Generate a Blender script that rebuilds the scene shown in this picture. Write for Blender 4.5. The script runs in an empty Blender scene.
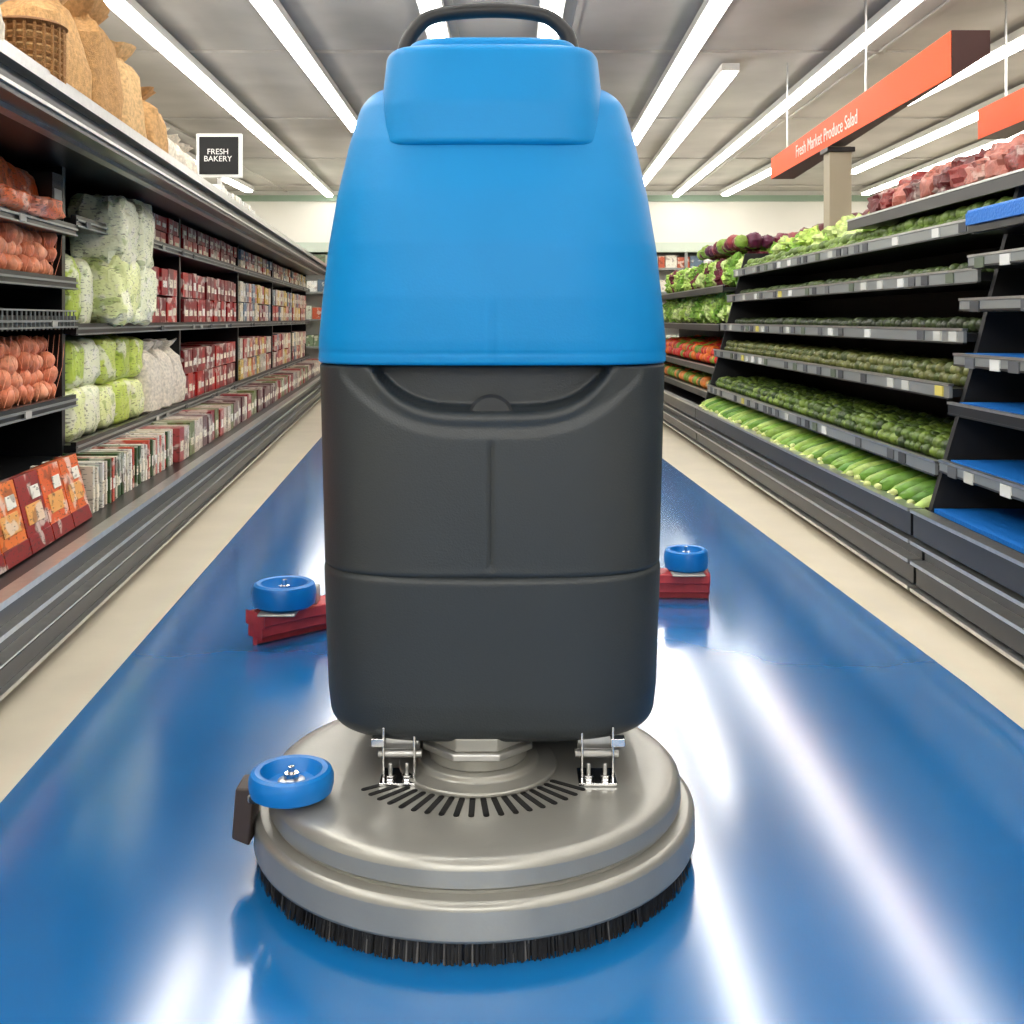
import bpy, math, random
from mathutils import Vector, Matrix, noise
random.seed(7)
R=random.random
def rr(a,b): return a+(b-a)*R()
def S(r,g,b):
    f=lambda c:(c/255/12.92) if c/255<=.04045 else ((c/255+.055)/1.055)**2.4
    return (f(r),f(g),f(b),1)
scn=bpy.context.scene
scn.view_settings.view_transform='Standard'

# ------------------------------------------------------------ materials
MATS={}
def mat(name,col=(.5,.5,.5,1),rough=.5,metal=0,spec=.5,attr=False,emit=0,bump=0,bscale=50,var=0,vscale=8,coat=0):
    if name in MATS: return MATS[name]
    m=bpy.data.materials.new(name); m.use_nodes=True
    nt=m.node_tree; N=nt.nodes; Lk=nt.links; b=N['Principled BSDF']
    b.inputs['Base Color'].default_value=col
    b.inputs['Roughness'].default_value=rough; b.inputs['Metallic'].default_value=metal
    b.inputs['Specular IOR Level'].default_value=spec
    b.inputs['Coat Weight'].default_value=coat
    tc=N.new('ShaderNodeTexCoord')
    src=None
    if attr:
        a=N.new('ShaderNodeVertexColor'); a.layer_name='Col'; src=a.outputs['Color']
    if var:
        nz=N.new('ShaderNodeTexNoise'); nz.inputs['Scale'].default_value=vscale; nz.inputs['Detail'].default_value=5
        Lk.new(tc.outputs['Object'],nz.inputs['Vector'])
        mr=N.new('ShaderNodeMapRange'); mr.inputs[1].default_value=.3; mr.inputs[2].default_value=.7
        mr.inputs[3].default_value=1-var; mr.inputs[4].default_value=1+var
        Lk.new(nz.outputs['Fac'],mr.inputs[0])
        mx=N.new('ShaderNodeVectorMath'); mx.operation='SCALE'
        if src: Lk.new(src,mx.inputs[0])
        else: mx.inputs[0].default_value=col[:3]
        Lk.new(mr.outputs[0],mx.inputs['Scale']); src=mx.outputs[0]
    if src: Lk.new(src,b.inputs['Base Color'])
    if bump:
        nb=N.new('ShaderNodeTexNoise'); nb.inputs['Scale'].default_value=bscale; nb.inputs['Detail'].default_value=4
        Lk.new(tc.outputs['Object'],nb.inputs['Vector'])
        bp=N.new('ShaderNodeBump'); bp.inputs['Strength'].default_value=bump; bp.inputs['Distance'].default_value=.01
        Lk.new(nb.outputs['Fac'],bp.inputs['Height']); Lk.new(bp.outputs[0],b.inputs['Normal'])
    if emit:
        b.inputs['Emission Color'].default_value=col; b.inputs['Emission Strength'].default_value=emit
    MATS[name]=m; return m

def printed(name,bump=0,wk=.55,accent=S(90,40,30)):
    m=bpy.data.materials.new(name); m.use_nodes=True
    nt=m.node_tree; N=nt.nodes; Lk=nt.links; b=N['Principled BSDF']
    b.inputs['Roughness'].default_value=.35
    tc=N.new('ShaderNodeTexCoord'); a=N.new('ShaderNodeVertexColor'); a.layer_name='Col'
    def fac(scale,lo,hi,off):
        t=N.new('ShaderNodeTexNoise'); t.inputs['Scale'].default_value=1; t.inputs['Detail'].default_value=2
        mp=N.new('ShaderNodeMapping'); mp.inputs['Location'].default_value=(off,off*1.7,.3); mp.inputs['Scale'].default_value=scale
        Lk.new(tc.outputs['Object'],mp.inputs[0]); Lk.new(mp.outputs[0],t.inputs['Vector'])
        r=N.new('ShaderNodeMapRange'); r.inputs[1].default_value=lo; r.inputs[2].default_value=hi
        Lk.new(t.outputs['Fac'],r.inputs[0]); return r.outputs[0]
    def mix(prev,f,col,k=1):
        mx=N.new('ShaderNodeMix'); mx.data_type='RGBA'
        mm=N.new('ShaderNodeMath'); mm.operation='MULTIPLY'; mm.inputs[1].default_value=k; Lk.new(f,mm.inputs[0])
        Lk.new(mm.outputs[0],mx.inputs[0]); Lk.new(prev,mx.inputs[6]); mx.inputs[7].default_value=col
        return mx.outputs[2]
    o=a.outputs['Color']
    o=mix(o,fac((9,9,11),.55,.60,3.3),S(240,236,222),wk)
    o=mix(o,fac((14,14,16),.60,.64,8.1),accent,.5)
    o=mix(o,fac((40,40,150),.60,.64,1.2),S(50,45,40),.6)
    Lk.new(o,b.inputs['Base Color'])
    if bump:
        nb=N.new('ShaderNodeTexNoise'); nb.inputs['Scale'].default_value=22
        Lk.new(tc.outputs['Object'],nb.inputs['Vector'])
        bp=N.new('ShaderNodeBump'); bp.inputs['Strength'].default_value=bump; bp.inputs['Distance'].default_value=.02
        Lk.new(nb.outputs['Fac'],bp.inputs['Height']); Lk.new(bp.outputs[0],b.inputs['Normal'])
    MATS[name]=m; return m

M_att=mat('produce_skin',rough=.45,attr=True,var=.3,vscale=25,bump=.3,bscale=60)
M_leaf=mat('leafy',rough=.6,attr=True,var=.5,vscale=30,bump=.6,bscale=70)
M_print=printed('printed_pack')
M_foil=printed('printed_foil_bag',.5,.3)
M_gfoil=printed('printed_green_bag',.5,.6,S(120,150,40))
M_burlap=mat('burlap',rough=.95,attr=True,var=.25,vscale=60,bump=1,bscale=250)
M_black=mat('black_shelf_metal',S(24,25,26),rough=.32,spec=.5,var=.2)
M_blackdull=mat('black_back_panel',S(13,13,14),rough=.7)
M_steel=mat('brushed_steel',S(200,200,198),rough=.28,metal=.9,var=.08,vscale=30)
M_rail=mat('price_rail',S(140,144,142),rough=.3,metal=.3)
M_label=mat('label_paper',rough=.6,attr=True)
M_bluemat=mat('blue_shelf_mat',S(8,108,195),rough=.5,bump=.4,bscale=90)
M_orange=mat('sign_orange',S(250,88,32),rough=.5,spec=.2)
M_signdark=mat('sign_brown',S(58,22,18),rough=.5)
M_white=mat('white_plastic',S(235,235,230),rough=.45)
M_text=mat('sign_text',S(255,235,225),rough=.5)

# ------------------------------------------------------------ mesh builder
class MB:
    def __init__(s): s.v=[];s.f=[];s.m=[];s.c=[];s.sm=[];s.mats=[];s.xf=None
    def mi(s,m):
        if m not in s.mats: s.mats.append(m)
        return s.mats.index(m)
    def add(s,vs,fs,m,col=(.5,.5,.5,1),smooth=False,M=None):
        o=len(s.v); i=s.mi(m)
        for p in vs:
            p=Vector(p)
            if M is not None: p=M@p
            if s.xf: p=Vector(s.xf(p))
            s.v.append(p); s.c.append(col)
        for f in fs:
            s.f.append([o+k for k in f]); s.m.append(i); s.sm.append(smooth)
    def box(s,a,b,m,col=(.5,.5,.5,1),M=None):
        x0,y0,z0=a;x1,y1,z1=b
        vs=[(x0,y0,z0),(x1,y0,z0),(x1,y1,z0),(x0,y1,z0),(x0,y0,z1),(x1,y0,z1),(x1,y1,z1),(x0,y1,z1)]
        s.add(vs,[(0,3,2,1),(4,5,6,7),(0,1,5,4),(1,2,6,5),(2,3,7,6),(3,0,4,7)],m,col,False,M)
    def lathe(s,prof,m,n=48,M=None,col=(.5,.5,.5,1),smooth=True):
        vs=[];fs=[]
        for r,z in prof:
            for k in range(n):
                t=2*math.pi*k/n; vs.append((r*math.cos(t),r*math.sin(t),z))
        for j in range(len(prof)-1):
            for k in range(n):
                k2=(k+1)%n; fs.append((j*n+k,j*n+k2,(j+1)*n+k2,(j+1)*n+k))
        if prof[0][0]>1e-6: fs.append(tuple(range(n))[::-1])
        if prof[-1][0]>1e-6: fs.append(tuple((len(prof)-1)*n+k for k in range(n)))
        s.add(vs,fs,m,col,smooth,M)
    def ell(s,c,size,m,col,e1=1,e2=1,nz=0,nf=3,seg=16,rings=10,M=None,seed=0):
        vs=[];fs=[]
        p=lambda w,e: math.copysign(abs(w)**e,w)
        Tm=Matrix.Translation(c)
        if M is not None: Tm=Tm@M
        for j in range(rings+1):
            ph=-math.pi/2+math.pi*j/rings
            for k in range(seg):
                th=2*math.pi*k/seg
                q=Vector((p(math.cos(ph),e1)*p(math.cos(th),e2),p(math.cos(ph),e1)*p(math.sin(th),e2),p(math.sin(ph),e1)))
                if nz:
                    q*=1+nz*noise.noise(q*nf+Vector((seed*3.1,seed*1.7,seed)))
                vs.append((q.x*size[0],q.y*size[1],q.z*size[2]))
        for j in range(rings):
            for k in range(seg):
                k2=(k+1)%seg; fs.append((j*seg+k,j*seg+k2,(j+1)*seg+k2,(j+1)*seg+k))
        s.add(vs,fs,m,col,True,Tm)
    def sack(s,c,w,d,h,m,col,seed=0):
        prof=[(0,0),(.8,.0),(.97,.05),(1,.2),(1.0,.4),(.95,.6),(.82,.74),(.6,.82),(.42,.86),(.40,.88),(.55,.93),(.72,1.0),(.5,.97),(0,.93)]
        n=40; vs=[];fs=[]
        for j,(r,z) in enumerate(prof):
            for k in range(n):
                t=2*math.pi*k/n; e=.7
                cx=math.copysign(abs(math.cos(t))**e,math.cos(t)); cy=math.copysign(abs(math.sin(t))**e,math.sin(t))
                q=Vector((cx*r,cy*r,z*1.6)); f=1+.22*noise.noise(q*1.8+Vector((seed*5.3,seed,0)))
                if z>.7: f*=1+.07*math.sin(9*t+seed)
                vs.append((cx*r*d*f,cy*r*w*f,z*h*(1+.06*noise.noise(Vector((cx,cy,seed))))))
        for j in range(len(prof)-1):
            for k in range(n):
                k2=(k+1)%n; fs.append((j*n+k,j*n+k2,(j+1)*n+k2,(j+1)*n+k))
        s.add(vs,fs,m,col,True,Matrix.Translation(c))
    def tube(s,pts,r,m,n=12,col=(.5,.5,.5,1)):
        vs=[];fs=[];P=[Vector(p) for p in pts]
        for i,p in enumerate(P):
            d=(P[min(i+1,len(P)-1)]-P[max(i-1,0)]).normalized()
            a=d.cross(Vector((0,1,0.01))).normalized(); b=d.cross(a)
            for k in range(n):
                t=2*math.pi*k/n; vs.append(p+r*(a*math.cos(t)+b*math.sin(t)))
        for i in range(len(P)-1):
            for k in range(n):
                k2=(k+1)%n; fs.append((i*n+k,i*n+k2,(i+1)*n+k2,(i+1)*n+k))
        fs.append(tuple(range(n)));fs.append(tuple((len(P)-1)*n+k for k in range(n)))
        s.add(vs,fs,m,col,True)
    def obj(s,name,parent=None,bevel=0,sharp=35,loc=None):
        me=bpy.data.meshes.new(name)
        me.from_pydata([tuple(p) for p in s.v],[],s.f)
        for m in s.mats: me.materials.append(m)
        me.polygons.foreach_set('material_index',s.m)
        me.polygons.foreach_set('use_smooth',s.sm)
        ca=me.color_attributes.new('Col','FLOAT_COLOR','POINT')
        ca.data.foreach_set('color',[x for c in s.c for x in c])
        me.update()
        try: me.set_sharp_from_angle(angle=math.radians(sharp))
        except Exception: pass
        o=bpy.data.objects.new(name,me); scn.collection.objects.link(o)
        if parent: o.parent=parent
        if bevel:
            bv=o.modifiers.new('bevel','BEVEL'); bv.width=bevel; bv.segments=2; bv.limit_method='ANGLE'
        return o
def empty(name):
    e=bpy.data.objects.new(name,None); scn.collection.objects.link(e); e.empty_display_size=.1; return e

# ------------------------------------------------------------ room
CEIL=3.2; BACK=18.9; XL=-7.5; XR=9.0; FR=-4.0
def floor_mat():
    m=bpy.data.materials.new('epoxy_floor'); m.use_nodes=True
    nt=m.node_tree;N=nt.nodes;Lk=nt.links;b=N['Principled BSDF']
    tc=N.new('ShaderNodeTexCoord')
    nz=N.new('ShaderNodeTexNoise'); nz.inputs['Scale'].default_value=.9; nz.inputs['Detail'].default_value=6
    Lk.new(tc.outputs['Object'],nz.inputs['Vector'])
    r=N.new('ShaderNodeValToRGB'); r.color_ramp.elements[0].color=S(8,94,158); r.color_ramp.elements[1].color=S(18,112,178)
    r.color_ramp.elements[0].position=.3; r.color_ramp.elements[1].position=.7
    Lk.new(nz.outputs['Fac'],r.inputs[0]); Lk.new(r.outputs[0],b.inputs['Base Color'])
    b.inputs['Roughness'].default_value=.15; b.inputs['Coat Roughness'].default_value=.15
    b.inputs['Specular IOR Level'].default_value=.9
    b.inputs['Coat Weight'].default_value=.5; b.inputs['Coat IOR'].default_value=1.6
    return m
M_cream=mat('cream_tile',S(222,212,190),rough=.3,var=.06,vscale=3)
M_ceil=mat('ceiling_paint',S(186,182,176),rough=.85,var=.2,vscale=.8)
M_wall=mat('wall_paint',S(240,238,230),rough=.8,var=.04,vscale=1)
fb=MB(); fb.box((XL,FR,-.1),(XR,BACK,0),M_cream); fl=fb.obj('floor')
fb=MB(); fm=floor_mat()
fb.add([(-.875+.0,FR,.004),(1.28,FR,.004),(1.24,3,.004),(1.07,8,.004),(.95,12,.004),(-1.86,12,.004),(-1.61,9.3,.004),(-1.053,2.26,.004)],[(0,1,2,7),(7,2,3,6),(6,3,4,5)],fm)
fb.obj('floor_blue_lane')
b=MB(); b.box((XL,FR,CEIL),(XR,BACK,CEIL+.1),M_ceil)
b.obj('ceiling')
b=MB()
for y in range(-3,19,3): b.box((XL,y,CEIL-.02),(XR,y+.04,CEIL-.001),M_ceil)
for x in (-6,-3.9,-.45,.45,3.0,6.5): b.box((x,FR,CEIL-.02),(x+.04,BACK,CEIL-.002),M_ceil)
b.obj('trim_ceiling_grid')
for n,a,c in (('wall_left',(XL-.1,FR,0),(XL,BACK,CEIL)),('wall_right',(XR,FR,0),(XR+.1,BACK,CEIL)),('wall_back',(XL,BACK,0),(XR,BACK+.1,CEIL)),('wall_front',(XL,FR-.1,0),(XR,FR,CEIL))):
    b=MB(); b.box(a,c,M_wall); b.obj(n)
b=MB(); b.box((XL,BACK-.06,3.02),(XR,BACK-.003,3.12),mat('trim_green',S(150,172,152),rough=.6)); b.obj('trim_back_wall')

M_em=mat('lamp_tube',(1,.965,.91,1),emit=17.5)
M_house=mat('lamp_housing',S(220,220,215),rough=.5)
def strip(x0,y0,x1,y1,w=.11):
    g=MB(); d=Vector((x1-x0,y1-y0,0)).normalized(); n=Vector((-d.y,d.x,0))
    Mx=Matrix(((n.x,d.x,0,x0),(n.y,d.y,0,y0),(0,0,1,0),(0,0,0,1)))
    Ln=math.hypot(x1-x0,y1-y0)
    g.box((-w*.75,0,CEIL-.1),(w*.75,Ln,CEIL-.036),M_house,M=Mx)
    g.box((-w/2,.02,CEIL-.13),(w/2,Ln-.02,CEIL-.1005),M_em,M=Mx)
    g.obj('ceiling_strip_light')
strip(-2.2,-3,-3.1,18.7,.1)
strip(-1.5,-3,-1.73,12.2,.1)
strip(-1.95,.5,-2.02,7.1,.1)  # added strip out of view, put in for the floor streak at bottom left
strip(1.27,-3,1.44,13.1,.1)
strip(1.85,9.3,2.03,17.4,.1)
strip(2.5,-3,2.78,18.7,.08)
strip(3.95,5,3.58,18.5)
strip(4.6,-3,4.85,15.7)
strip(5.6,6,5.9,18.4)
strip(-4.1,-3,-4.3,18)
strip(-.55,1.5,-.55,8.4)
strip(.27,1.5,.27,8.4)
strip(0,13.5,0,18.5)  # added strip, only there to brighten the far end of the aisle
strip(-1.8,13.2,-1.9,18.5,.09)  # another added strip for more light at the far end

# ------------------------------------------------------------ LEFT gondola run
def LX(p): return (-1.01-.0973*p.y-p.x, p.y, p.z)
U0,U1=1.6,15.0
g=MB(); g.xf=LX
g.box((0.02,U0,.03),(.8,U1,.27),M_black)
g.box((-.01,U0,.265),(.8,U1,.30),M_black)
for z,h,o,mm in ((.285,.018,-.02,M_steel),(.20,.014,-.012,M_steel),(.11,.03,-.02,M_black),(.145,.006,-.022,M_steel),(.045,.012,0,M_steel)):
    g.box((o,U0,z),(.03,U1,z+h),mm)
g.box((.80,U0,0),(.84,U1,1.7),M_blackdull)
g.box((.02,U0,1.60),(.84,U1,1.655),M_black)
g.box((-.01,U0,1.575),(.03,U1,1.62),M_black)
g.box((-.02,U0,1.655),(.03,U1,1.685),M_steel)
g.box((-.02,U0,1.59),(-.008,U1,1.60),M_steel)
g.box((.10,U0,1.585),(.14,U1,1.6),M_steel)
g.box((.05,U0,1.73),(.06,U1,1.74),M_steel)
for u in [U0+i*.45 for i in range(30)]: g.box((.05,u,1.68),(.06,u+.008,1.74),M_steel)
BAYS=[1.6,4.35,6.6,8.9,11.2,13.1,15.0]
for u in BAYS: 
    g.box((.34,u-.02,.3),(.82,u+.02,1.6),M_black)
def lshelf(u0,u1,z,v=.3):
    g.box((v+.01,u0,z-.03),(.8,u1,z),M_black)
    g.box((v-.01,u0,z-.035),(v+.012,u1,z+.012),M_black)
    g.box((v-.018,u0,z-.012),(v-.008,u1,z-.004),M_rail)
    g.box((v-.018,u0,z-.034),(v-.008,u1,z-.028),M_rail)
    k=u0+.1
    while k<u1-.1:
        c=random.choice([S(180,180,172),S(150,150,142),S(90,92,92)])
        if R()<.35: g.box((v-.022,k,z-.03),(v-.0175,k+.06,z-.006),M_label,c)
        k+=rr(.15,.35)
for z in (1.36,1.15,1.0,.69,.46): lshelf(1.6,4.35,z,.3)
for i in range(60): g.box((.285,1.65+.045*i,.96),(.29,1.655+.045*i,1.03),M_rail)
g.box((.283,1.6,1.028),(.291,4.33,1.034),M_rail)
for u0,u1 in zip(BAYS[1:],BAYS[2:]):
    for z in (1.40,.97,.50): lshelf(u0,u1,z,.3)
g.obj('supermarket_shelf')

RED=[S(165,22,30),S(140,20,30),S(188,42,38),S(120,25,30)]
MIX=[S(190,80,75),S(215,190,180),S(215,130,100),S(200,190,170),S(150,60,70),S(235,220,190),S(110,130,150),S(225,190,90)]
def packs(name,u0,u1,z,h,v0,v1,w,cols,form='box',rows=2,stack=1,bm=None):
    p=MB(); p.xf=LX; u=u0
    while u+w<u1:
        ww=w*rr(.9,1.1)
        for st in range(stack):
            for r_ in range(rows):
                hh=h/stack*rr(.9,1); d=(v1-v0)/rows; c=random.choice(cols); vv=v0+d*r_+rr(0,.015); zz=z+st*h/stack
                if form=='box':
                    p.box((vv+.005,u+.004,zz),(vv+d-.02,u+ww-.006,zz+hh),M_print,c)
                    lc=random.choice([S(240,236,225),S(250,240,215),S(235,225,200)])
                    if hh>.06: p.box((vv+.003,u+ww*.2,zz+hh*.30),(vv+.006,u+ww*.78,zz+hh*rr(.5,.62)),M_print,lc)
                elif form=='bag': p.ell((vv+d/2,u+ww/2,zz+hh/2),(d*.48,ww*.48,hh*.54),bm or M_foil,c,.4,.45,nz=.1,seg=28,rings=18,seed=R()*99)
        u+=ww
    return p.obj(name,bevel=0)
p=MB(); p.xf=LX
for i,(u,v,h) in enumerate([(2.75,.40,.19),(3.08,.38,.2),(3.42,.40,.19),(3.76,.39,.2),(4.06,.40,.19)]):
    c=[S(236,118,50),S(230,106,44),S(240,132,70)][i%3]
    p.ell((v+.04,u,1.363+h*.5),(.06,.165,h*.53),M_foil,c,.5,.45,nz=.15,seg=32,rings=18,seed=i,M=Matrix.Rotation(math.radians(12),4,'Y'))
for i,(u,v) in enumerate([(2.95,.31),(3.3,.30),(3.62,.31),(3.95,.30)]):
    p.ell((v+.04,u,1.363+.035),(.1,.17,.04),M_foil,S(236,114,60),.6,.6,nz=.2,seg=28,rings=14,seed=i+20)
p.obj('orange_snack_bags')
p=MB(); p.xf=LX
p.box((.33,4.18,1.362),(.5,4.31,1.56),mat('dark_jar',S(45,42,40),rough=.15),S(40,40,40))
p.box((.328,4.2,1.40),(.33,4.29,1.50),M_rail)
p.obj('dark_carton',bevel=.004)
for z,nl in ((1.153,3),(.693,4)):
    p=MB(); p.xf=LX
    for lay in range(nl):
        for iv,v in enumerate((.37,.455,.54)):
            u=1.9+.042*((lay+iv)%2)+.02*lay
            while u<4.26:
                s=rr(.035,.043)
                p.ell((v+rr(-.018,.018)+lay*.008,u,z+.038+lay*.055+rr(-.008,.008)),(s,s*rr(1,1.12),s*rr(.9,1)),M_att,random.choice([S(224,142,104),S(208,120,84),S(232,158,120),S(216,130,92)]),seg=14,rings=9,nz=.12,nf=1.2,seed=u*9)
                u+=rr(.078,.09)
    zt=z+.03+nl*.054
    for k in range(36):
        u=1.9+.066*k
        for dirn in (1,-1):
            p.tube([(.333,u,z+.005),(.328,u+dirn*(zt-z)*.35,(z+zt)/2),(.345,u+dirn*(zt-z)*.7,zt)],.0009,M_att,4,S(235,150,110))
    p.obj('potato_net_bags')
p=MB(); p.xf=LX
u=2.0
for i in range(9):
    c=[S(226,100,30),S(232,120,45),S(150,18,22),S(226,95,35)][i%4]
    Mx=Matrix.Translation((.09,u,.305))@Matrix.Rotation(math.radians(14),4,'Y')
    p.box((0,0,0),(.06,.2,.23),M_print,c,M=Mx)
    p.box((-.003,.0,.0),(0,.2,.05),M_print,S(140,16,20),M=Mx)
    p.box((-.003,.03,.08),(0,.17,.14),M_print,S(238,170,90),M=Mx)
    p.box((-.005,.10,.15),(-.001,.17,.19),M_print,S(245,240,225),M=Mx)
    u+=.208
p.obj('orange_grocery_boxes',bevel=.003)
GW=[S(200,216,100),S(226,232,165),S(182,202,82),S(234,236,200)]
packs('magazine_stack',3.95,5.3,.302,.17,.1,.35,.035,[S(220,210,190),S(60,90,50),S(200,80,60),S(235,230,220)],rows=1)
packs('green_grocery_packs',4.42,5.75,.503,.42,.32,.6,.26,GW,'bag',rows=1,stack=2,bm=M_gfoil)
p=MB(); p.xf=LX
for i,(u,v,z,h) in enumerate([(4.95,.2,1.0,.27),(5.27,.2,1.0,.27),(4.95,.2,1.25,.29),(5.27,.2,1.25,.31)]):
    p.ell((v+.14,u,z+h/2-.01),(.13,.17,h*.56),M_gfoil,GW[(i*2+1)%4 if i%2 else (i+1)%4],.45,.45,nz=.18,seg=36,rings=24,seed=i+3)
p.obj('green_white_snack_bags')
packs('green_carton_packs',4.42,4.78,.973,.28,.32,.6,.17,GW,'bag',rows=1,bm=M_gfoil)
p=MB(); p.xf=LX
for i,u in enumerate((5.82,6.10,6.40)):
    p.sack((.42,u,.503),.16,.13,.38,M_burlap,S(232,222,204),i+9)
p.obj('white_flour_bags')
for k,(a,c) in enumerate(((6.65,8.85),(5.6,6.55))):
    for z in (1.403,.973,.503):
        if k==1 and z<.6: continue
        packs('red_grocery_packs',a,c,z,.17 if z>1.3 else .32,.32,.7,.15,RED,'box',rows=1,stack=2)
for a,c in ((8.95,11.15),(11.25,13.05),(13.15,14.95)):
    for z in (1.403,.973,.503):
        packs('assorted_grocery_packs',a,c,z,.17 if z>1.3 else .34,.32,.7,.17,MIX,'box',rows=1,stack=2)
packs('assorted_low_deck_packs',5.35,14.8,.302,.17,.08,.6,.13,[S(150,40,50),S(170,70,70),S(120,90,90),S(205,190,175),S(90,40,50),S(120,130,80)],'box',rows=2)
# goods on top of the canopy
p=MB(); p.xf=LX
BR=[S(206,162,108),S(190,146,94),S(218,180,128)]
for i,(u,v,w,h) in enumerate([(3.85,.28,.21,.52),(4.24,.26,.2,.55),(4.64,.26,.2,.50),(5.0,.25,.17,.38),(3.0,.38,.2,.48),(3.42,.44,.2,.56)]):
    p.sack((v,u,1.66),w,.16,h,M_burlap,BR[i%3],i+30)
p.obj('burlap_sacks')
for a in (((2.55,.2),(2.82,.15)),((5.35,.22),(5.62,.22),(5.9,.22))):
    p=MB(); p.xf=LX
    for i,(u,v) in enumerate(a): p.sack((v,u,1.66),.12,.11,.27,M_burlap,S(230,220,202),i)
    p.obj('white_cloth_bags')
p=MB(); p.xf=LX
for j in range(12):
    p.lathe([(.10,0),(.112,.009),(.10,.018)],M_burlap,28,Matrix.Translation((.14,3.35,1.66+j*.018)),S(182,132,80) if j%2 else S(212,168,112))
for k in range(24):
    t=k*math.pi/12; p.box((-.004,-.006,0),(.004,.006,.22),M_burlap,S(160,115,68),M=Matrix.Translation((.14+.108*math.cos(t),3.35+.108*math.sin(t),1.66)))
p.lathe([(.105,0),(.12,.01),(.105,.02)],M_burlap,28,Matrix.Translation((.14,3.35,1.66+.216)),S(140,95,52))
p.obj('woven_basket')
packs('white_price_cartons',7.0,8.6,1.66,.2,.15,.4,.12,[S(235,235,230),S(200,200,195),S(230,225,210)],rows=1)
sg=empty('shelf_sign')
p=MB(); sx,sy,sz=-1.86,7.0,2.04
p.box((sx-.15,sy,sz-.14),(sx+.14,sy+.03,sz+.14),M_white)
p.box((sx-.13,sy-.006,sz-.12),(sx+.12,sy,sz+.12),M_blackdull)
p.box((sx-.02,sy+.005,1.655),(sx+.01,sy+.025,sz-.14),M_steel)
p.obj('frame',sg,bevel=.003)
def text(body,size,M,m,parent,name):
    c=bpy.data.curves.new(name,'FONT'); c.body=body; c.size=size; c.extrude=.001; c.align_x='CENTER'; c.align_y='CENTER'
    o=bpy.data.objects.new(name,c); scn.collection.objects.link(o); o.matrix_world=M; o.parent=parent; c.materials.append(m)
    c.space_line=.9
    return o
text('FRESH\nBAKERY',.05,Matrix.Translation((sx-.01,sy-.008,sz+.0))@Matrix.Rotation(math.pi/2,4,'X'),M_white,sg,'lettering')

# ------------------------------------------------------------ RIGHT produce cases
g=MB()
Y0,Y1=1.7,14.5
JN=3.85; JF=8.4
for y0,y1 in ((Y0,JN-.012),(JN+.012,JF-.01),(JF+.01,Y1)):
    g.box((1.44,y0,.02),(2.2,y1,.29),M_black)
    g.box((1.40,y0,.24),(1.46,y1,.33),M_black)
    g.box((1.41,y0,.07),(1.44,y1,.13),M_black)
    for z,h in ((.325,.012),(.215,.012),(.145,.012),(.05,.012)):
        g.box((1.388,y0,z),(1.44,y1,z+h),M_steel)
    g.box((2.2,y0,0),(2.25,y1,1.52),M_blackdull)
for y in (JN,JF):
    g.add([(1.45,y-.015,.29),(2.2,y-.015,.29),(2.2,y-.015,1.5),(1.78,y-.015,1.5),(1.6,y-.015,.8),(1.45,y+.015,.29),(2.2,y+.015,.29),(2.2,y+.015,1.5),(1.78,y+.015,1.5),(1.6,y+.015,.8)],
          [(0,1,2,3,4),(9,8,7,6,5),(0,4,9,5),(4,3,8,9),(3,2,7,8)],M_blackdull)
def rshelf(y0,y1,x,z,rail=True,matc=None,h=.05):
    g.box((x,y0,z-.035),(2.2,y1,z-.005),M_black)
    g.box((x-.012,y0,z+.008-h),(x,y1,z+.008),M_rail if rail else M_black)
    g.box((x-.016,y0,z+.004),(x+.004,y1,z+.012),M_steel)
    g.box((x-.015,y0,z+.006-h),(x,y1,z+.012-h),M_black)
    if rail:
        k=y0+.05
        while k<y1-.1:
            if R()<.75: g.box((x-.017,k,z-.036),(x-.012,k+.07,z+.0),M_label,random.choice([S(215,215,208),S(60,62,64),S(190,190,180),S(90,100,80),S(80,82,84),S(205,190,90) if R()<.4 else S(90,92,94)]))
            k+=rr(.11,.26)
    if matc:
        g.box((x+.02,y0+.02,z-.005),(2.18,y1-.02,z+.012),matc)
for x,z in ((1.5,.49),(1.55,.76),(1.6,.955),(1.65,1.17),(1.7,1.36)): rshelf(JN+.02,JF-.02,x,z)
for x,z,r_,mc in ((1.5,.50,True,M_bluemat),(1.53,.70,False,M_bluemat),(1.55,.87,True,M_bluemat),(1.57,1.06,True,None),(1.6,1.21,True,None),(1.6,1.33,False,M_bluemat)):
    rshelf(Y0,JN-.02,x,z,r_,mc,h=.038)
rshelf(Y0,5.7,1.75,1.50,False)
g.box((1.47,Y0,.29),(2.18,JN-.02,.34),M_bluemat)
for z in (.42,.62,.95,1.25): rshelf(JF+.02,Y1,1.5+.1*z,z,False)
g.obj('produce_display_case')
p=MB(); p.box((1.575,Y0,1.325),(1.60,3.82,1.365),M_bluemat); p.tube([(1.585,Y0,1.368),(1.585,3.0,1.37),(1.59,3.82,1.368)],.010,M_bluemat); p.obj('blue_tray_edge')

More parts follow.
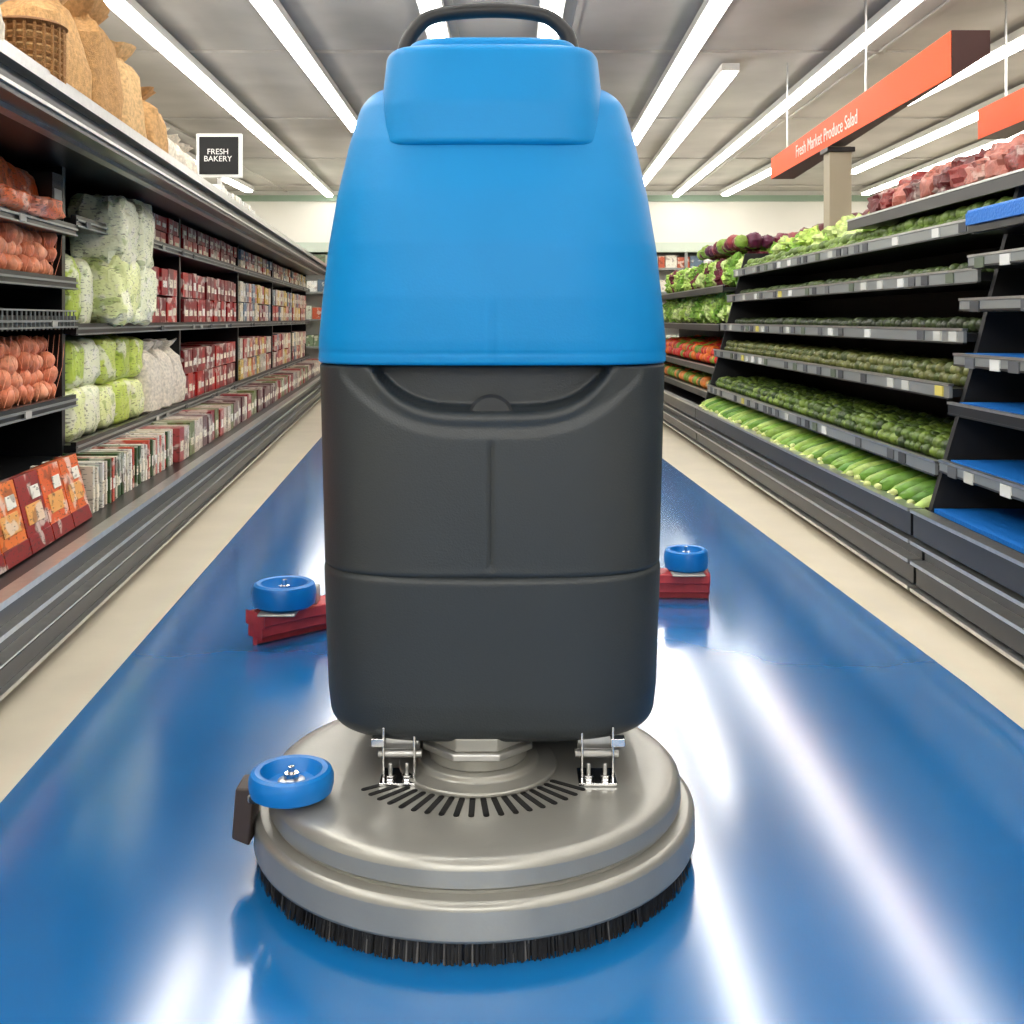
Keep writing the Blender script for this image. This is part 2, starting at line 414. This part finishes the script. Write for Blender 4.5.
p=MB()
for row in range(2):
    y=JN+.05
    while y<JF-.05:
        tilt=math.radians(rr(12,20)); L=rr(.14,.17)
        Mx=Matrix.Rotation(rr(-.28,.05),4,'Z')@Matrix.Rotation(-tilt,4,'Y')
        g1=random.choice([S(118,158,56),S(140,172,72),S(80,128,38),S(165,192,98),S(98,142,48)])
        x=1.58+row*.2; z=.378+row*.05+rr(-.006,.012); rad=rr(.028,.035)
        p.ell((x,y,z),(L,rad,rad),M_att,g1,.7,1,seg=14,rings=12,M=Mx,nz=.08,seed=y)
        e=Mx@Vector((-L,0,0)); p.ell((x+e.x,y+e.y,z+e.z),(.018,.012,.012),M_att,S(205,215,140),seg=8,rings=6)
        y+=rr(.064,.076)
p.box((1.46,JN+.03,.285),(1.95,JF-.03,.335),M_blackdull)
p.obj('zucchini_pile')
def bumps(name,y0,y1,x0,x1,z,cols,r,lay=1,m=None,slope=0,nz=0):
    p=MB(); m=m or M_att
    for l in range(lay):
        x=x0+r*(1+.4*l)
        while x<x1:
            y=y0+r
            while y<y1:
                s=r*rr(.85,1.2)
                p.ell((x+rr(-.2,.2)*r,y,z+s*.85+l*r*1.2+slope*(x-x0)),(s,s*rr(.8,1.3),s*.9),m,random.choice(cols),nz=nz,seg=8 if r<.04 else 16,rings=6 if r<.04 else 12,seed=R()*50)
                y+=r*rr(1.7,2.1)
            x+=r*1.8
    return p.obj(name)
DG=[S(70,92,30),S(90,114,40),S(50,70,26),S(106,128,50)]
bumps('brussels_sprout_pile',JN+.06,JF-.06,1.54,1.95,.487,DG,.026,2)
bumps('kiwi_pile',JN+.06,JF-.06,1.60,1.95,.757,[S(88,92,42),S(70,82,34),S(104,108,56)],.026,2)
bumps('avocado_pile',JN+.06,JF-.06,1.68,1.95,.952,[S(38,48,24),S(52,66,30)],.028,1)
bumps('okra_pile',JN+.06,JF-.06,1.72,2.0,1.167,[S(50,66,28),S(70,88,38)],.026,1)
bumps('green_bean_pile',JN+.06,JF-.06,1.76,2.1,1.357,[S(85,108,45),S(112,138,62)],.03,2)
LG=[S(150,190,75),S(180,212,100),S(120,165,58),S(205,225,145)]
bumps('lettuce_heads',6.0,8.3,1.95,2.2,1.43,LG,.09,1,M_leaf,nz=.8)
bumps('leaf_greens',8.5,12.5,1.7,2.2,.96,LG,.075,2,M_leaf,slope=.3,nz=.7)
bumps('mixed_greens',8.5,12.5,1.72,2.2,1.26,LG+[S(110,30,50)],.07,2,M_leaf,slope=.25,nz=.6)
bumps('bell_peppers',8.5,12.5,1.6,2.1,.63,[S(200,40,25),S(225,110,30),S(120,150,40),S(200,30,25)],.045,2,slope=.1)
bumps('red_cabbage_heads',8.6,10.5,1.75,2.15,1.56,[S(110,25,50),S(130,160,60),S(90,30,60),S(140,45,50)],.06,1,nz=.2)
bumps('low_vegetables',8.5,14,1.58,2.1,.42,[S(120,150,50),S(220,130,60),S(80,110,40)],.05,1)
p=MB()
for i in range(16):
    y=2.9+.17*i
    for k in range(2):
        c=random.choice([S(125,34,30),S(140,52,44),S(95,26,26),S(170,100,85)])
        p.ell((1.86+.14*k,y,1.505+.06+.05*k),(.08,.1,.06+.03*k),M_foil if (i+k)%2==0 else M_att,c,.7,.7,nz=.35,seg=20,rings=14,seed=i*2+k)
p.obj('red_meat_packs')

# ------------------------------------------------------------ hanging orange signs
def bigsign(name,x,y0,y1,z0,zn,zf,th,txt=None):
    e=empty(name); p=MB()
    vs=[(x,y0,z0),(x,y1,z0-.03),(x,y1,zf),(x,y0,zn)]
    vb=[(x+th,a[1]+.0,a[2]+(.12 if i==0 else 0)) for i,a in enumerate(vs)]
    p.add(vs+vb,[(4,5,6,7),(0,4,7,3),(0,1,5,4),(1,2,6,5),(2,3,7,6)],M_signdark)
    p.add([(x-.004,v[1],v[2]) for v in vs],[(0,3,2,1)],M_orange)
    p.add([(x-.004,y0,z0),(x-.004,y1,z0-.03),(x+.0,y1,z0-.03),(x,y0,z0)],[(0,1,2,3)],M_orange)
    p.box((x+th*.3,(y0+y1)/2-.4,zf),(x+th*.3+.012,(y0+y1)/2-.388,CEIL),M_steel)
    p.box((x+th*.3,y1-.3,zf-.05),(x+th*.3+.012,y1-.288,CEIL),M_steel)
    p.obj('panel',e)
    if txt:
        text(txt,.14,Matrix.Translation((x-.006,(y0+y1)/2+.35,(z0+zf)/2+.0))@Matrix(((0,0,-1,0),(-1,0,0,0),(0,1,0,0),(0,0,0,1))),M_text,e,'lettering')
bigsign('hanging_aisle_sign',2.3,5.75,9.75,2.27,2.51,2.42,.2,'Fresh Market Produce Salad')
bigsign('hanging_aisle_sign',3.35,5.5,7.9,2.32,2.55,2.50,.2)
p=MB(); p.box((2.28,7.9,1.2),(2.44,8.05,2.24),mat('post_beige',S(170,160,138),rough=.6)); p.box((2.26,7.88,2.2),(2.46,8.07,2.235),M_black); p.obj('sign_post',bevel=.004)
g=MB()
g.box((2.6,5,0),(3.3,13,1.55),M_black); g.box((2.55,5,1.5),(3.3,13,1.62),M_signdark)
for z in (.5,1.0,1.3): g.box((2.53,5,z),(2.6,13,z+.03),M_rail)
g.obj('freezer_cabinet')
p=MB()
for i in range(30): p.ell((2.75+.2*(i%2),5.4+.24*i,1.73),(.1,.12,.11),M_att,random.choice([S(120,40,45),S(90,30,35),S(160,110,100),S(60,50,50)]),.6,.6,nz=.2,seg=16,rings=10,seed=i)
p.obj('packed_goods')

# ------------------------------------------------------------ far cross shelves
g=MB(); g.box((-5.5,16.6,0),(6,16.7,2.0),M_wall)
for z in (.2,.6,1.0,1.4,1.75): g.box((-5.5,16.1,z-.03),(6,16.6,z),M_rail)
for x in [-5.5+1.15*i for i in range(11)]: g.box((x-.02,16.1,0),(x+.02,16.6,2.0),M_rail)
g.box((-5.5,16.08,1.98),(6,16.7,2.12),mat('cornice_green',S(200,212,198),rough=.5))
g.obj('end_wall_shelf')
p=MB(); 
for z in (.2,.6,1.0,1.4,1.75):
    x=-5.4
    while x<5.9:
        w=rr(.1,.22); p.box((x,16.15,z),(x+w-.01,16.45,z+rr(.14,.2)),M_print,random.choice([S(225,220,205),S(200,205,190),S(230,230,225),S(120,140,110),S(190,90,60),S(90,110,130)])); x+=w
p.obj('end_shelf_groceries')

# ------------------------------------------------------------ FLOOR SCRUBBER
fs=empty('floor_scrubber')
def plastic(name,c,rough,bump=.08,sc=220,var=.04,spec=.5):
    return mat(name,c,rough=rough,bump=bump,bscale=sc,var=var,vscale=5,spec=spec)
M_blue=plastic('scrubber_blue_plastic',S(0,126,190),.45,.04,spec=.25)
M_tank=plastic('scrubber_dark_plastic',S(42,48,51),.45,.12,300)
M_alu=mat('cast_aluminium',S(158,157,150),rough=.33,metal=.5,var=.04,vscale=12,bump=.03,bscale=200)
M_rub=mat('black_rubber',S(20,20,22),rough=.5)
M_wblue=mat('wheel_blue',S(0,112,190),rough=.35,var=.08)
M_redr=mat('squeegee_red',S(185,58,62),rough=.5,var=.2,vscale=20)
M_chr=mat('chrome',S(215,215,215),rough=.15,metal=1)
M_slot=mat('slot_dark',S(15,15,15),rough=.8)
CX=-.038
def interp(tab,z):
    if z<=tab[0][0]: return tab[0][1:]
    for a,b_ in zip(tab,tab[1:]):
        if z<=b_[0]:
            t=(z-a[0])/(b_[0]-a[0]); return [p_+(q-p_)*t for p_,q in zip(a[1:],b_[1:])]
    return tab[-1][1:]
def sst(a,b_,x):
    t=min(1,max(0,(x-a)/(b_-a))); return t*t*(3-2*t)
def outline(n,N):
    K=6000; P=[]; e=2/n
    for k in range(K+1):
        t=2*math.pi*k/K; c=math.cos(t); s_=math.sin(t)
        P.append((math.copysign(abs(c)**e,c),math.copysign(abs(s_)**e,s_)))
    L=[0]
    for a,b_ in zip(P,P[1:]): L.append(L[-1]+math.hypot(b_[0]-a[0],b_[1]-a[1]))
    out=[];j=0
    for i in range(N):
        d=L[-1]*i/N
        while L[j+1]<d: j+=1
        t=(d-L[j])/max(1e-12,L[j+1]-L[j]); out.append((P[j][0]+(P[j+1][0]-P[j][0])*t,P[j][1]+(P[j+1][1]-P[j][1])*t))
    return out
def hull(name,tab,z0,z1,rb,rt,m,n=3.4,N=300,dz=.005,disp=None,yc=2.22,cx=CX):
    b_=MB(); vs=[];fs_l=[]; O=outline(n,N)
    K=int((z1-z0)/dz); zs=[z0+(z1-z0)*(.5-.5*math.cos(math.pi*i/K))*.35+(z1-z0)*i/K*.65 for i in range(K+1)]
    for z in zs:
        hw,yf,yb=interp(tab,z)
        ins=0
        if rb and z<z0+rb: q=rb-(z-z0); ins=rb-math.sqrt(max(0,rb*rb-q*q))
        if rt and z>z1-rt: q=rt-(z1-z); ins=max(ins,rt-math.sqrt(max(0,rt*rt-q*q)))
        for ox,oy in O:
            x=(hw-ins)*ox
            ry=(yc-yf-ins) if oy<0 else (yb-yc-ins)
            y=ry*oy
            if disp:
                d,g_=disp(x,z,oy)
                y+=d*(1 if oy<0 else 0)
                if g_:
                    L=math.hypot(x,y); x-=x/L*g_; y-=y/L*g_
            vs.append((cx+x,yc+y,z))
    for j in range(K):
        for k in range(N):
            k2=(k+1)%N; fs_l.append((j*N+k,j*N+k2,(j+1)*N+k2,(j+1)*N+k))
    fs_l.append(tuple(range(N))[::-1]); fs_l.append(tuple(K*N+k for k in range(N)))
    b_.add(vs,fs_l,m,smooth=True)
    return b_.obj(name,fs,sharp=60)
def tank_disp(x,z,s_):
    g_=.007*math.exp(-((z-.535)/.004)**2); d=0
    if s_<-.3:
        lo=.832+.075*min(1,abs(x)/.215)**4
        w=sst(lo-.004,lo+.012,z)*(1-sst(.200,.226,abs(x)))
        d+=.050*w
        d-=.003*math.exp(-((z-(lo-.014))/.008)**2)*(1-sst(.2,.23,abs(x)))
        lo2=.795+.11*min(1,abs(x)/.28)**3
        d+=.006*sst(lo2-.012,lo2+.012,z)*(1-sst(.26,.29,abs(x)))
        if z<.80: d+=.004*math.exp(-(x/.0035)**2)*sst(.54,.56,z)*(1-sst(.77,.79,z))
    return d,g_
tank=[(.23,.313,1.985,2.8),(.30,.320,1.975,2.85),(.53,.328,1.965,2.87),(.55,.327,1.968,2.87),(.91,.336,1.965,2.87)]
hull('recovery_tank',tank,.226,.915,.035,.004,M_tank,disp=tank_disp,dz=.0045,N=380)
blue=[(.905,.339,1.961,2.88),(.96,.338,1.960,2.88),(1.038,.331,1.964,2.87),(1.138,.320,1.975,2.85),(1.238,.304,1.995,2.82),(1.338,.282,2.02,2.78),(1.398,.265,2.04,2.75),(1.46,.245,2.06,2.7)]
def blue_disp(x,z,s_):
    d=0
    if s_<-.3:
        d+=.002*math.exp(-(x/.003)**2)*(1-sst(1.0,1.05,z))
    g_=.0012*math.exp(-((z-.938)/.003)**2)
    return d,g_
hull('blue_cover',blue,.917,1.452,.004,.05,M_blue,disp=blue_disp)
hood=[(1.30,.222,2.008,2.6),(1.33,.220,2.006,2.62),(1.40,.216,2.012,2.62),(1.50,.206,2.03,2.6),(1.56,.198,2.04,2.58)]
hull('upper_lid',hood,1.318,1.512,.012,.018,M_blue,n=5,yc=2.25)
top=[(1.50,.172,2.09,2.5),(1.585,.162,2.1,2.5)]
hull('lid_cap',top,1.50,1.54,0,.014,M_blue,n=4.5,yc=2.25,dz=.003)
p=MB()
pts=[]
ctrl=[Vector(q) for q in ((-.215,2.2,1.44),(-.214,2.2,1.535),(-.188,2.2,1.585),(-.145,2.2,1.608),(-.045,2.2,1.617),(.05,2.2,1.610),(.093,2.2,1.588),(.118,2.2,1.545),(.12,2.2,1.44))]
for i in range(1,len(ctrl)-2):
    for k in range(8):
        t=k/8; a,b_,c,d=ctrl[i-1:i+3]
        pts.append(.5*((2*b_)+(c-a)*t+(2*a-5*b_+4*c-d)*t*t+(-a+3*b_-3*c+d)*t**3))
pts=[ctrl[0]]+pts+[ctrl[-2],ctrl[-1]]
p.tube(pts,.015,M_rub,14)
p.obj('carry_handle',fs)
p=MB(); p.lathe([(0,-.02),(.038,-.02),(.042,0),(.036,.006),(0,.006)],mat('cap_dark',S(38,41,43),rough=.45),40,Matrix.Translation((CX,1.992,.822))@Matrix.Rotation(math.pi/2,4,'X')); 
p.obj('drain_cap',fs)

# deck
DX,DY=-.069,2.10
T=Matrix.Translation((DX,DY,0))
p=MB()
for prof in ([(0,.158),(.15,.158),(.34,.157),(.368,.1555),(.378,.152),(.384,.145),(.386,.138)],
             [(.386,.138),(.387,.112)],
             [(.387,.112),(.380,.106)],[(.380,.106),(.380,.101),(.400,.100)],
             [(.400,.100),(.407,.098),(.411,.093),(.412,.088)],
             [(.412,.088),(.413,.045)],[(.413,.045),(.411,.040),(.405,.037),(.30,.035),(0,.035)]):
    n=160; vs=[];ff=[]
    for r,z in prof:
        for k in range(n):
            t=2*math.pi*k/n; vs.append((r*math.cos(t),r*math.sin(t),z))
    for j in range(len(prof)-1):
        for k in range(n):
            k2=(k+1)%n; ff.append((j*n+k,j*n+k2,(j+1)*n+k2,(j+1)*n+k))
    p.add(vs,ff,M_alu,smooth=True,M=T)
p.obj('brush_deck',fs,sharp=60)
ZT=.158
p=MB()
for i in range(19):
    a=math.radians(-146+112*i/18)
    Mx=T@Matrix.Rotation(a,4,'Z'); w=.0052
    r0,r1=.172,.236
    p.box((r0,-w,ZT),(r1,w,ZT+.0012),M_slot,M=Mx)
    for rr_ in (r0,r1): p.lathe([(w,ZT),(w,ZT+.0012),(0,ZT+.0012)],M_slot,12,Mx@Matrix.Translation((rr_,0,0)))
p.obj('vent_slots',fs)
p=MB(); Tm=Matrix.Translation((DX+.005,DY-.02,0))
p.lathe([(.15,ZT),(.15,.166),(.115,.169),(.112,.18),(0,.18)],M_alu,40,Tm)
p.lathe([(.092,.18),(.092,.205),(.088,.208),(0,.208)],M_alu,40,Tm)
p.lathe([(.11,.203),(.11,.216),(0,.216)],M_steel,8,Tm@Matrix.Rotation(math.pi/8,4,'Z'),smooth=False)
p.lathe([(.098,.216),(.098,.24),(0,.24)],M_alu,8,Tm@Matrix.Rotation(math.pi/8,4,'Z'),smooth=False)
p.obj('motor_housing',fs,bevel=.003)
for j,x in enumerate((-.205,.155)):
    p=MB(); y=1.98; s_=-1 if j==0 else 1
    p.box((x-.035,y,ZT),(x+.035,y+.07,ZT+.006),M_chr)
    for dx in (-.03,.026): p.box((x+dx,y+.012,ZT),(x+dx+.004,y+.07,.26),M_chr)
    p.box((x-.034,y+.05,.205),(x+.034,y+.07,.26),M_steel)
    p.tube([(x-.04,y+.035,.205),(x+.04,y+.035,.205)],.008,M_steel,10)
    for dx in (-.016,.014):
        p.lathe([(.010,ZT+.006),(.010,ZT+.015),(0,ZT+.015)],M_chr,6,Matrix.Translation((x+dx,y+.018,0)),smooth=False)
        p.lathe([(.004,ZT+.01),(.004,ZT+.035),(0,ZT+.036)],M_steel,10,Matrix.Translation((x+dx,y+.018,0)))
    if s_>0: p.box((x+.024,y+.01,.225),(x+.05,y+.03,.24),M_chr)
    else: p.box((x-.05,y+.01,.225),(x-.026,y+.03,.24),M_chr)
    p.obj('deck_bracket_%d'%(j+1),fs,bevel=.0012)
# brush
p=MB()
p.lathe([(.392,.004),(.400,.038),(.30,.038),(.30,.004)],M_rub,128,T)
M_br=mat('bristle',rough=.7,attr=True)
for i in range(2600):
    a=rr(0,2*math.pi); r0=rr(.394,.403); r1=r0+rr(0,.008)
    ca,sa=math.cos(a),math.sin(a); w=.0013
    c=S(18,18,19) if R()<.93 else S(90,88,86)
    zb=.003 if R()<.8 else rr(.003,.008)
    q=[(DX+r0*ca-w*sa,DY+r0*sa+w*ca,.042),(DX+r0*ca+w*sa,DY+r0*sa-w*ca,.042),(DX+r1*ca+w*sa,DY+r1*sa-w*ca,zb),(DX+r1*ca-w*sa,DY+r1*sa+w*ca,zb)]
    p.add(q,[(0,1,2,3)],M_br,c)
p.obj('scrub_brush',fs)
def wheel(name,x,y,z,r,h):
    p=MB(); k=r/.075; Tw=Matrix.Translation((x,y,z))
    p.lathe([(0,0),(.062*k,0),(.072*k,h*.12),(.075*k,h*.4),(.075*k,h*.7),(.071*k,h*.93),(.064*k,h),(.055*k,h*.97),(.047*k,h*.62),(.042*k,h*.5),(.02*k,h*.45),(0,h*.45)],M_wblue,48,Tw)
    p.lathe([(.024*k,h*.4),(.024*k,h*.58),(.018*k,h*.62),(0,h*.62)],M_steel,24,Tw)
    p.lathe([(.0135*k,h*.6),(.0135*k,h*.85),(0,h*.85)],M_chr,6,Tw,smooth=False)
    p.lathe([(.006*k,h*.8),(.006*k,h*1.1),(0,h*1.12)],M_chr,12,Tw)
    p.obj(name,fs,sharp=30)
wheel('bumper_wheel_1',-.388,1.935,.165,.074,.044)
p=MB()
p.box((-.46,1.92,.152),(-.335,1.98,.166),M_rub)
p.add([(-.499,1.955,.075),(-.467,1.955,.062),(-.467,2.02,.062),(-.499,2.02,.075),(-.492,1.955,.165),(-.458,1.955,.165),(-.458,2.02,.165),(-.492,2.02,.165)],[(0,3,2,1),(4,5,6,7),(0,1,5,4),(1,2,6,5),(2,3,7,6),(3,0,4,7)],mat('bracket_brown',S(58,46,40),rough=.5))
p.box((-.47,1.95,.14),(-.44,1.99,.155),M_steel)
p.obj('bumper_bracket',fs,bevel=.004)
# rear squeegee
p=MB()
A=Vector((-.785,3.36,0)); B=Vector((.70,3.92,0)); n=36
def sq(t):
    q=A.lerp(B,t); bow=.22*math.sin(math.pi*t); nn=Vector((-(B-A).y,(B-A).x,0)).normalized(); return q+nn*bow
for (w,z0,z1,m_) in ((.035,.03,.065,M_redr),(.05,.065,.10,M_redr),(.008,0.005,.035,M_redr)):
    vs=[];f_=[]
    for i in range(n+1):
        t=i/n; q=sq(t); d=(sq(min(1,t+.01))-sq(max(0,t-.01))).normalized(); nn=Vector((-d.y,d.x,0))
        for s_,z in ((-1,z0),(1,z0),(1,z1),(-1,z1)): vs.append((q.x+nn.x*w*s_,q.y+nn.y*w*s_,z))
    for i in range(n):
        for k in range(4): f_.append((i*4+k,i*4+(k+1)%4,(i+1)*4+(k+1)%4,(i+1)*4+k))
    f_.append((0,1,2,3)); f_.append((n*4+3,n*4+2,n*4+1,n*4))
    p.add(vs,f_,m_)
for t in (.04,.94):
    q=sq(t); p.box((q.x-.035,q.y-.09,.10),(q.x+.08,q.y+.05,.108),M_alu)
for t in (.12,.2,.8,.88):
    q=sq(t); p.box((q.x-.02,q.y-.04,.10),(q.x+.02,q.y+.03,.15),M_alu)
p.obj('squeegee',fs,bevel=.004)
wheel('bumper_wheel_2',-.708,3.42,.108,.098,.075)
wheel('bumper_wheel_3',.622,3.93,.105,.078,.075)
p=MB()
p.box((CX-.25,2.55,.14),(CX+.25,2.84,.228),M_tank)
p.box((CX-.04,2.8,.12),(CX+.04,3.88,.16),M_tank)
for x in (-.29,.23):
    Mx=Matrix.Translation((x,2.78,.135))@Matrix.Rotation(math.pi/2,4,'Y')
    p.lathe([(0,0),(.10,0),(.13,.008),(.13,.052),(.10,.06),(0,.06)],M_rub,48,Mx)
p.obj('rear_chassis',fs,bevel=.006)

# ------------------------------------------------------------ lights
def area(name,loc,rot,sx_,sy_,e,c=(1,.97,.93)):
    l=bpy.data.lights.new(name,'AREA'); l.shape='RECTANGLE'; l.size=sx_; l.size_y=sy_; l.energy=e; l.color=c
    o=bpy.data.objects.new(name,l); scn.collection.objects.link(o); o.location=loc; o.rotation_euler=rot; return o
area('front_fill_light',(0,-3.2,2.6),(math.radians(68),0,0),4.5,1.0,115)  # added fill lamp behind the camera, lights the scrubber from the front
w=bpy.data.worlds.new('World'); scn.world=w; w.use_nodes=True
w.node_tree.nodes['Background'].inputs[0].default_value=(.9,.95,1,1); w.node_tree.nodes['Background'].inputs[1].default_value=.5

cam=bpy.data.cameras.new('camera'); co=bpy.data.objects.new('camera',cam); scn.collection.objects.link(co)
co.location=(0,0,1); co.rotation_euler=(math.pi/2,0,0)
cam.sensor_width=36; cam.lens=36*1100/1024; cam.shift_y=-193/1024; cam.clip_start=.05
scn.camera=co
